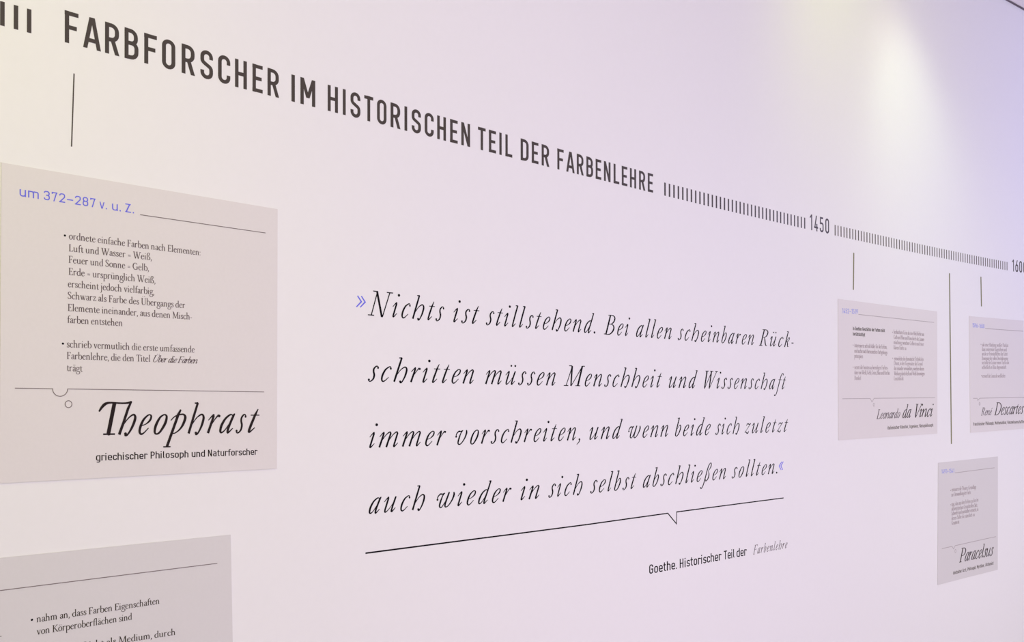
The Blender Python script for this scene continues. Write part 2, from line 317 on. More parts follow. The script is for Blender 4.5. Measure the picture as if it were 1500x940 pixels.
# old-style roman, x height 100
_F = '|L%d,2,4 %d,2,4'
def foot(x): return '|L%d,2.5,5 %d,2.5,5' % (x - 14, x + 14)
_rom = {
'a': '68|B12,74,14|S12,80,8 22,97,7 36,99,8 48,88,11 50,60,12 50,16,12 56,3,8 68,10,5|S50,58,5 26,48,7 8,30,12 12,8,10 26,2,8 50,20,5',
'b': '82|L0,158,5 14,166,8|L13,168,13 13,6,13|S14,78,5 32,98,8 58,92,10 72,50,14 60,8,10 36,0,7 14,12,6',
'c': '68|B58,82,14|S58,88,8 40,99,7 16,84,11 7,46,14 18,10,11 38,1,9 62,18,5',
'd': '84|L50,158,5 64,166,8|L63,168,13 63,4,13|L62,2,6 80,8,5|S64,88,5 42,99,7 17,86,10 7,46,14 18,8,10 38,1,8 64,20,5',
'e': '72|L10,58,5 62,66,6|S61,66,9 52,92,9 36,99,7 14,82,10 7,46,14 18,10,11 38,1,9 64,20,5',
'f': '48|L20,0,13 20,120,13|S20,118,13 28,152,10 44,166,8|B52,160,13|L2,96,6 46,96,6' + foot(20),
'g': '76|S34,98,7 14,86,10 10,62,12 18,40,9 34,34,7 54,46,10 58,70,12 50,92,9 34,98,7|S50,88,5 62,94,6 76,94,8|S24,36,6 10,22,8 22,8,10 54,2,11 72,-14,11 66,-46,9 36,-62,8 8,-50,9 2,-26,7 20,-2,5',
'h': '88|L0,158,5 14,166,8|L13,168,13 13,0,13|S14,76,5 34,98,9 54,92,12 62,62,13|L62,66,13 62,0,13' + foot(13) + foot(62),
'i': '40|L0,88,5 14,98,7|L15,98,13 15,0,13|B15,142,17' + foot(15),
'j': '36|L0,88,5 14,98,7|L15,98,13 15,-20,12|S15,-18,12 8,-52,9 -10,-64,7|B15,142,17',
'k': '82|L0,158,5 14,166,8|L13,168,13 13,0,13|L16,44,6 56,96,6|L30,60,10 66,2,13|L42,97,5 72,97,5|L52,2,5 84,2,5' + foot(13),
'l': '40|L0,158,5 14,166,8|L15,168,13 15,0,13' + foot(15),
'm': '132|L0,88,5 14,98,7|L13,98,13 13,0,13|S14,76,5 34,98,9 52,92,12 58,62,13|L58,66,13 58,0,13|S60,76,5 80,98,9 98,92,12 104,62,13|L104,66,13 104,0,13' + foot(13) + foot(58) + foot(104),
'n': '88|L0,88,5 14,98,7|L13,98,13 13,0,13|S14,76,5 34,98,9 54,92,12 62,62,13|L62,66,13 62,0,13' + foot(13) + foot(62),
'o': '80|S38,99,7 16,84,11 7,48,14 18,10,10 38,1,7 60,16,11 69,52,14 58,90,10 38,99,7',
'p': '84|L0,88,5 14,98,7|L13,98,13 13,-66,13|S14,78,5 34,98,8 58,92,10 72,50,14 60,8,10 36,0,7 14,12,6|L-2,-66,5 32,-66,5',
'r': '62|L0,88,5 14,98,7|L13,98,13 13,0,13|S14,70,5 28,92,9 44,98,10|B50,92,14' + foot(13),
's': '56|S46,74,5 42,94,8 26,99,7 11,86,11 12,68,12 34,48,13 46,28,12 40,8,9 24,1,7 8,8,8 6,28,5',
't': '50|L16,128,5 19,98,11|L19,98,13 19,20,13|S19,22,13 24,4,10 36,2,8 46,14,5|L2,96,6 44,96,6',
'u': '88|L0,96,6 14,97,7|L13,98,13 13,30,13|S13,32,13 20,6,10 36,2,8 60,22,5|L48,96,6 62,97,7|L62,98,13 62,2,13|L62,2,6 78,6,5',
'v': '76|L12,98,14 36,0,10|L38,-2,6 64,98,6|L-2,97,5 28,97,5|L52,97,5 78,97,5',
'w': '114|L12,98,14 34,0,10|L36,-2,6 56,98,6|L54,98,14 76,0,10|L78,-2,6 102,98,6|L-2,97,5 28,97,5|L42,97,5 70,97,5|L90,97,5 116,97,5',
'z': '66|L6,95,9 56,95,9|L56,98,8 8,2,10|L6,5,9 60,5,9|L8,98,4 6,74,5|L60,30,5 62,2,5',
'ß': '86|L13,0,13 13,120,13|S13,116,13 22,152,10 42,166,8 60,150,11 56,116,10 40,94,7 44,80,7 66,58,12 70,28,13 56,4,10 34,8,8' + foot(13) + '',
'B': '104|L22,0,15 22,158,15|S4,157,6 46,157,7 72,136,12 66,98,10 40,84,6 22,84,6|S22,84,6 62,84,8 84,60,13 76,16,11 46,2,7 4,2,6',
'C': '112|S96,120,6 88,146,8 62,158,8 28,142,12 10,84,16 26,22,12 62,2,9 98,30,6',
'D': '122|L22,0,15 22,158,15|S4,157,6 56,155,8 96,126,14 106,76,16 88,24,12 48,2,7 4,2,6',
'E': '92|L22,0,15 22,158,15|L4,156,6 78,156,8|L78,158,5 80,128,6|L22,84,6 60,84,7|L60,98,5 60,68,5|L4,3,6 82,3,8|L84,32,6 80,2,6',
'F': '86|L22,0,15 22,158,15|L4,156,6 76,156,8|L76,158,5 78,128,6|L22,82,6 58,82,7|L58,98,5 58,66,5|L4,2.5,6 44,2.5,6',
'G': '124|S96,122,6 88,146,8 60,158,8 28,142,12 10,84,16 26,22,12 62,2,9 98,14,8|L98,12,14 98,70,14|L80,70,6 114,70,6',
'K': '110|L22,0,15 22,158,15|L26,76,6 88,156,7|L42,92,12 98,2,15|L4,156,6 42,156,6|L70,157,5 104,157,5|L4,2,6 42,2,6|L82,2,5 116,2,5',
'L': '86|L22,0,15 22,158,15|L4,156,6 42,156,6|L4,3,6 76,3,8|L80,34,6 74,2,7',
'M': '146|L20,0,7 26,158,7|L26,158,14 70,4,12|L70,2,6 118,158,7|L118,158,15 124,0,15|L4,157,6 30,157,6|L114,157,6 140,157,6|L4,2,6 38,2,6|L106,2,6 142,2,6',
'H': '126|L22,0,15 22,158,15|L100,0,15 100,158,15|L24,82,6 98,82,6|L4,156,6 40,156,6|L82,156,6 118,156,6|L4,2,6 40,2,6|L82,2,6 118,2,6',
'P': '92|L22,0,15 22,158,15|S4,157,6 48,157,7 78,138,13 76,98,13 54,76,7 24,76,6|L4,2.5,6 44,2.5,6',
'R': '108|L22,0,15 22,158,15|S4,157,6 48,157,7 74,138,13 72,100,12 50,82,7 24,82,6|L46,82,10 92,3,15|L84,3,6 108,3,5|L4,2.5,6 42,2.5,6',
'Z': '96|L10,154,9 84,154,9|L82,156,8 12,4,14|L10,4,9 88,4,9|L12,158,5 8,126,6|L88,36,6 88,2,6',
'S': '78|S62,124,5 58,148,8 36,158,8 12,138,12 14,108,13 44,80,15 62,52,14 58,18,11 34,2,8 10,12,9 6,38,5',
'T': '100|L50,0,15 50,158,15|L6,156,8 94,156,8|L8,158,5 4,126,6|L92,158,5 96,126,6|L30,2.5,6 70,2.5,6',
'U': '116|L22,158,15 22,50,15|S22,52,15 30,14,12 58,2,9 86,18,8 92,60,7|L92,56,7 92,158,7|L4,156,6 42,156,6|L76,156,6 110,156,6',
'W': '160|L14,158,15 48,0,12|L50,-2,6 82,150,7|L74,158,15 106,0,12|L108,-2,6 146,158,7|L-2,157,6 34,157,6|L58,157,6 96,157,6|L128,157,6 162,157,6',
',': '28|B10,8,16|S16,4,9 12,-18,7 0,-30,4', '.': '28|B10,8,17', ':': '30|B12,8,17|B12,82,17', '-': '44|L2,44,10 36,44,10',
'=': '72|L8,64,7 60,64,7|L8,38,7 60,38,7', '?': '30|L8,0,10 8,100,10'}
_rom['ä'] = _rom['a'] + '|B20,140,14|B46,140,14'
_rom['ö'] = _rom['o'] + '|B24,140,14|B52,140,14'
_rom['ü'] = _rom['u'] + '|B22,140,14|B54,140,14'
_rom['Ü'] = _rom['U'] + '|B36,196,14|B76,196,14'
_rom['1'] = _rom['l']
_d = _din()
# table, slant, even-path width, pen density, letter width factor
FONTS = {'din': (_d, 0.0, 13.0, 1.0, 1.0), 'diny': (_d, 0.0, 11.5, 1.0, 1.0), 'dinl': (_d, 0.0, 11.5, 1.0, 1.12), 'dint': (_d, 0.0, 11.0, 1.0, 1.5),
         'ital': (_ital, 0.33, 0, 1.06, 1.0), 'italb': (_ital, 0.33, 0, 1.2, 0.9), 'italn': (_ital, 0.33, 0, 1.15, 1.0), 'rom': (_rom, 0.0, 0, 1.18, 1.0)}
TRACK = {'din': 14, 'diny': 14, 'dinl': 5, 'dint': 5, 'rom': 4, 'ital': 36, 'italb': 4, 'italn': 6}   # widest letter spacing


_cache = {}
def glyph(font, ch):
    """-> advance, list of polygons in 100-unit space"""
    key = (font, ch)
    if key in _cache: return _cache[key]
    tab, shear, w, den, xs = FONTS[font]
    g = tab.get(ch) or tab['?']
    parts = g.split('|'); adv = float(parts[0]) * xs; polys = []
    for st in parts[1:]:
        k = st[0]; v = [tuple(float(q) for q in p.split(',')) for p in st[1:].split()]
        if xs != 1.0 and k in 'PO': v = [(x * xs + (xs - 1) * 1.0, y, r * (1 + xs) / 2) for x, y, r in v]
        if k in 'SL':
            v = [(x + y * shear, y, ww * den) for x, y, ww in v]
        if k == 'S':
            v2 = [v[0]] + v + [v[-1]]; pts = []
            for i in range(len(v) - 1):
                for j in range(5): pts.append(cr(v2[i], v2[i + 1], v2[i + 2], v2[i + 3], j / 5))
            pts.append(v[-1]); pts = [(a, b, max(c, 2.0)) for a, b, c in pts]
            polys += ribbon(pts, cap='round')
        elif k == 'L': polys += ribbon(v)
        elif k == 'B':
            for x, y, ww in v: polys += disc(x + y * shear, y, ww)
        elif k == 'P': polys += ribbon(fillet(v, w))
        elif k == 'O':
            a, b = v[0], v[1]; mid = ((a[0] + b[0]) / 2, (a[1] + b[1]) / 2, 0)
            polys += ribbon(fillet([mid] + v[1:] + [v[0], mid], w)[:-1], closed=True)
        elif k == 'D':
            for x0, y0, x1, y1, hw in [tuple(float(q) for q in st[1:].replace(' ', ',').split(','))]:
                x0 *= xs; x1 *= xs; hw *= w / 14.0
                polys.append([(x0 - hw / 2, y0), (x0 + hw / 2, y0), (x1 + hw / 2, y1), (x1 - hw / 2, y1)])
    _cache[key] = (adv, polys)
    return _cache[key]
def extent(polys):
    xs = [p[0] for q in polys for p in q]
    return min(xs), max(xs)

def set_text(text, font, size, s0, s1, z0, z1, track=None):
    """lay a run of letters so that its ink runs from s0 to s1 -> list of (char, polys in wall metres)"""
    u = 0.0; pos = []
    for ch in text:
        if ch == ' ': u += 34 if font != 'din' else 26; pos.append(None); continue
        a, p = glyph(font, ch); pos.append((ch, u, p)); u += a
    ink = [q for q in pos if q]
    lo = ink[0][1] + extent(ink[0][2])[0]; hi = ink[-1][1] + extent(ink[-1][2])[1]
    k = size / 100.0; want = (s1 - s0) / k; n = len(text) - 1
    tr = 0.0
    if n > 0: tr = max(-5.0, min(float(TRACK[font]), (want - (hi - lo)) / n))
    if track is not None: tr = track
    kx = k * want / ((hi - lo) + tr * n)
    out = []
    for i, q in enumerate(pos):
        if not q: continue
        ch, u, polys = q; u += tr * i
        m = []
        for P in polys:
            Q = []
            for x, y in P:
                s = s0 + (x + u - lo) * kx; t = (s - s0) / ((s1 - s0) or 1)
                Q.append((s, z0 + (z1 - z0) * t + y * k))
            m.append(Q)
        out.append((ch, m))
    return out
def plate(V, F, polys, off, th):
    """thin cut pieces standing `th` proud of `off`"""
    for q, P in enumerate(polys):
        top = th + 0.000004 * (q % 24)      # overlapping strokes never share a plane
        A = 0.5 * sum(P[i][0] * P[(i + 1) % len(P)][1] - P[(i + 1) % len(P)][0] * P[i][1] for i in range(len(P)))
        if A < 0: P = P[::-1]
        b = len(V); n = len(P)
        for s, z in P: V.append(wall_pt(s, z, off + top))
        for s, z in P: V.append(wall_pt(s, z, off))
        F.append(tuple(range(b, b + n)))
        for i in range(n):
            j = (i + 1) % n; F.append((b + j, b + i, b + n + i, b + n + j))
def piece(name, polys, m, parent, off, th):
    V, F = [], []; plate(V, F, polys, off, th)
    return mesh_obj(name, V, F, m, parent)
def line_polys(pts, w, seg=0.05):
    """rule along (s,z) points, width w"""
    P = []
    for (a, b), (c, d) in zip(pts, pts[1:]):
        n = max(1, int(math.hypot(c - a, d - b) / seg))
        for i in range(n): P.append((a + (c - a) * i / n, b + (d - b) * i / n, w))
    P.append((*pts[-1], w))
    return ribbon(P)

INK = 0.0004      # vinyl thickness
# measured layout, metres along the wall (s) and above the eye line (z)
HEADING = [
  ('FARB', -2.20419, -2.05573, 0.71612, 0.71614),
  ('FORSCHER', -2.04349, -1.72108, 0.71614, 0.71613),
  ('IM', -1.68789, -1.62214, 0.71613, 0.71613),
  ('HISTO', -1.58647, -1.40809, 0.71612, 0.7161),
  ('RISCHEN', -1.39472, -1.119, 0.7161, 0.71606),
  ('TEIL', -1.08893, -0.9549, 0.71606, 0.71604),
  ('DER', -0.92034, -0.79912, 0.71603, 0.71601),
  ('FARBEN', -0.76401, -0.51518, 0.71601, 0.71598),
  ('LEHRE', -0.49963, -0.29507, 0.71598, 0.71596),
]
CAP = 0.06311
TICKS_A = [
  (-0.22977, 0.71595, 0),
  (-0.20464, 0.71595, 0),
  (-0.17951, 0.71595, 0),
  (-0.15438, 0.71595, 0),
  (-0.12924, 0.71595, 0),
  (-0.10411, 0.71595, 0),
  (-0.07898, 0.71595, 0),
  (-0.05384, 0.71595, 0),
  (-0.02871, 0.71595, 0),
  (-0.00358, 0.71595, 0),
  (0.02155, 0.71595, 0),
  (0.04669, 0.71596, 0),
  (0.07182, 0.71596, 0),
  (0.09695, 0.71596, 0),
  (0.12208, 0.71596, 0),
  (0.14722, 0.71596, 0),
  (0.17235, 0.71597, 0),
  (0.19748, 0.71597, 0),
  (0.22261, 0.71597, 0),
  (0.24775, 0.71597, 0),
  (0.27288, 0.71598, 0),
  (0.29801, 0.71598, 0),
  (0.32315, 0.71599, 0),
  (0.34828, 0.71599, 0),
  (0.37341, 0.716, 0),
  (0.39854, 0.716, 0),
  (0.42368, 0.71601, 0),
  (0.44881, 0.71601, 0),
  (0.47394, 0.71602, 0),
  (0.49907, 0.71603, 0),
  (0.52421, 0.71603, 0),
  (0.54934, 0.71604, 0),
  (0.57447, 0.71605, 0),
  (0.59961, 0.71606, 0),
  (0.62474, 0.71606, 0),
  (0.64987, 0.71607, 0),
  (0.675, 0.71608, 0),
]
TICKS_B = [(0.91154, 0.71619, 0), (0.93564, 0.7162, 0), (0.95975, 0.71622, 0), (0.98385, 0.71623, 0), (1.00796, 0.71624, 0), (1.03207, 0.71626, 0), (1.05617, 0.71627, 0), (1.08028, 0.71629, 0), (1.10438, 0.71631, 0), (1.12849, 0.71632, 0), (1.15259, 0.71634, 0), (1.1767, 0.71636, 0), (1.20081, 0.71638, 0), (1.22491, 0.71639, 0), (1.24902, 0.71641, 0), (1.27312, 0.71643, 0), (1.29723, 0.71645, 0), (1.32134, 0.71647, 0), (1.34544, 0.71649, 0), (1.36955, 0.71652, 0), (1.39365, 0.71654, 0), (1.41776, 0.71656, 0), (1.44186, 0.71658, 0), (1.46597, 0.71661, 0), (1.49008, 0.71663, 0), (1.51418, 0.71666, 0), (1.53829, 0.71668, 0), (1.56239, 0.71671, 0), (1.5865, 0.71673, 0), (1.61061, 0.71676, 0), (1.63471, 0.71679, 0), (1.65882, 0.71681, 0), (1.68292, 0.71684, 0), (1.70703, 0.71687, 0), (1.73113, 0.7169, 0), (1.75524, 0.71693, 0), (1.77935, 0.71696, 0), (1.80345, 0.717, 0), (1.82756, 0.71703, 0), (1.85166, 0.71706, 0), (1.87577, 0.71709, 0), (1.89988, 0.71713, 0), (1.92398, 0.71716, 0), (1.94809, 0.7172, 0), (1.97219, 0.71723, 0), (1.9963, 0.71727, 0), (2.0204, 0.71731, 0), (2.04451, 0.71735, 0), (2.06862, 0.71738, 0), (2.09272, 0.71742, 0), (2.11683, 0.71746, 0), (2.14093, 0.7175, 0), (2.16504, 0.71755, 0), (2.18915, 0.71759, 0), (2.21325, 0.71763, 0), (2.23736, 0.71767, 0), (2.26146, 0.71772, 0), (2.28557, 0.71776, 0), (2.30967, 0.71781, 0), (2.33378, 0.71786, 0), (2.35789, 0.7179, 0), (2.38199, 0.71795, 0), (2.4061, 0.718, 0), (2.4302, 0.71805, 0), (2.45431, 0.7181, 0), (2.47842, 0.71815, 0), (2.50252, 0.7182, 0), (2.52663, 0.71825, 0), (2.55073, 0.71831, 0), (2.57484, 0.71836, 0)]
TICKS_L = [
  (-2.31786, 0.71611, 0),
  (-2.29391, 0.71611, 0),
  (-2.27024, 0.71611, 0),
]
TICK_WL = 0.00802
TICK_WA = 0.00814
TICK_WB = 0.00707
TICK_HL = 0.04541
TICK_H = 0.04472
YEARS = [
  ('year_lettering', ('1450', 0.71207, 0.86316, 0.7161, 0.71616), 'dark narrow digits 1450 on the timeline'),
  ('year_lettering', ('1600', 2.63257, 2.79519, 0.71849, 0.71889), 'dark narrow digits 1600 cut by the right picture edge'),
]
YEAR_CAP = 0.0644
LEADERS = [
  ((-2.18601, 0.65889), (-2.19066, 0.51374), 0.00237, 'long thin dark line under the F of the heading above the largest panel'),
  ((1.06401, 0.65902), (1.05895, 0.49819), 0.00859, 'short thin line right of the year 1450 above the two-column panel'),
  ((1.95214, 0.64872), (1.96108, -0.19433), 0.01047, 'tallest thin line, passing between two upper panels down to the Paracelsus panel'),
  ((2.28324, 0.65976), (2.28713, 0.50678), 0.01039, 'short thin line above the panel cut by the right picture edge'),
]
QUOTE = [
  ('Nichts', -1.46693, -1.21412, 0.22954, 0.22922),
  ('ist', -1.18187, -1.0856, 0.22916, 0.22899),
  ('stillstehend.', -1.0606, -0.5911, 0.22894, 0.22807),
  ('Bei', -0.54996, -0.41822, 0.22801, 0.22785),
  ('allen', -0.38821, -0.19564, 0.22783, 0.22775),
  ('scheinbaren', -0.16132, 0.31023, 0.22775, 0.22865),
  ('Rück-', 0.34479, 0.58751, 0.22879, 0.2301),
  ('schritten', -1.46735, -1.10588, 0.06448, 0.06282),
  ('müssen', -1.06394, -0.7738, 0.06268, 0.06192),
  ('Menschheit', -0.73742, -0.25156, 0.06185, 0.06152),
  ('und', -0.21228, -0.04739, 0.06154, 0.06167),
  ('Wissenschaft', -0.00866, 0.53106, 0.06172, 0.06287),
  ('immer', -1.46335, -1.20807, -0.10232, -0.10338),
  ('vorschreiten,', -1.17525, -0.66385, -0.1035, -0.10473),
  ('und', -0.62017, -0.45888, -0.10479, -0.10497),
  ('wenn', -0.43008, -0.21669, -0.10499, -0.1051),
  ('beide', -0.17882, 0.03075, -0.10511, -0.10509),
  ('sich', 0.05961, 0.21255, -0.10509, -0.10502),
  ('zuletzt', 0.24601, 0.54489, -0.105, -0.10478),
  ('auch', -1.46524, -1.28178, -0.26709, -0.26937),
  ('wieder', -1.24238, -0.96083, -0.26976, -0.27154),
  ('in', -0.92418, -0.84485, -0.27165, -0.27182),
  ('sich', -0.80729, -0.65317, -0.27187, -0.27182),
  ('selbst', -0.61769, -0.39014, -0.27176, -0.27102),
  ('abschließen', -0.35551, 0.12443, -0.27086, -0.26778),
  ('sollten.', 0.16036, 0.46699, -0.26752, -0.26524),
]
QX = 0.03849
GUIL = [
  (('»', -1.50303, -1.47301, 0.24494, 0.24494), 0.03314),
  (('«', 0.47768, 0.5112, -0.25645, -0.25645), 0.03761),
]
QRULE = [
  (-1.47525, -0.3641),
  (-1.24116, -0.3654),
  (-0.95921, -0.36707),
  (-0.63256, -0.3682),
  (-0.22053, -0.36634),
  (-0.17254, -0.40657),
  (-0.17074, -0.36586),
  (0.5103, -0.36433),
]
QRULE_W = 0.00379
ATTR = [
  ('Goethe.', -0.32272, -0.17155, -0.56109, -0.56123),
  ('Historischer', -0.1545, 0.09495, -0.56124, -0.56147),
  ('Teil', 0.10904, 0.1757, -0.56148, -0.56154),
  ('der', 0.19019, 0.25694, -0.56156, -0.56162),
]
ATTR_CAP = 0.03187
ATTR_I = ('Farbenlehre', 0.29815, 0.53655, -0.56326, -0.5626)
ATTR_X = 0.02102
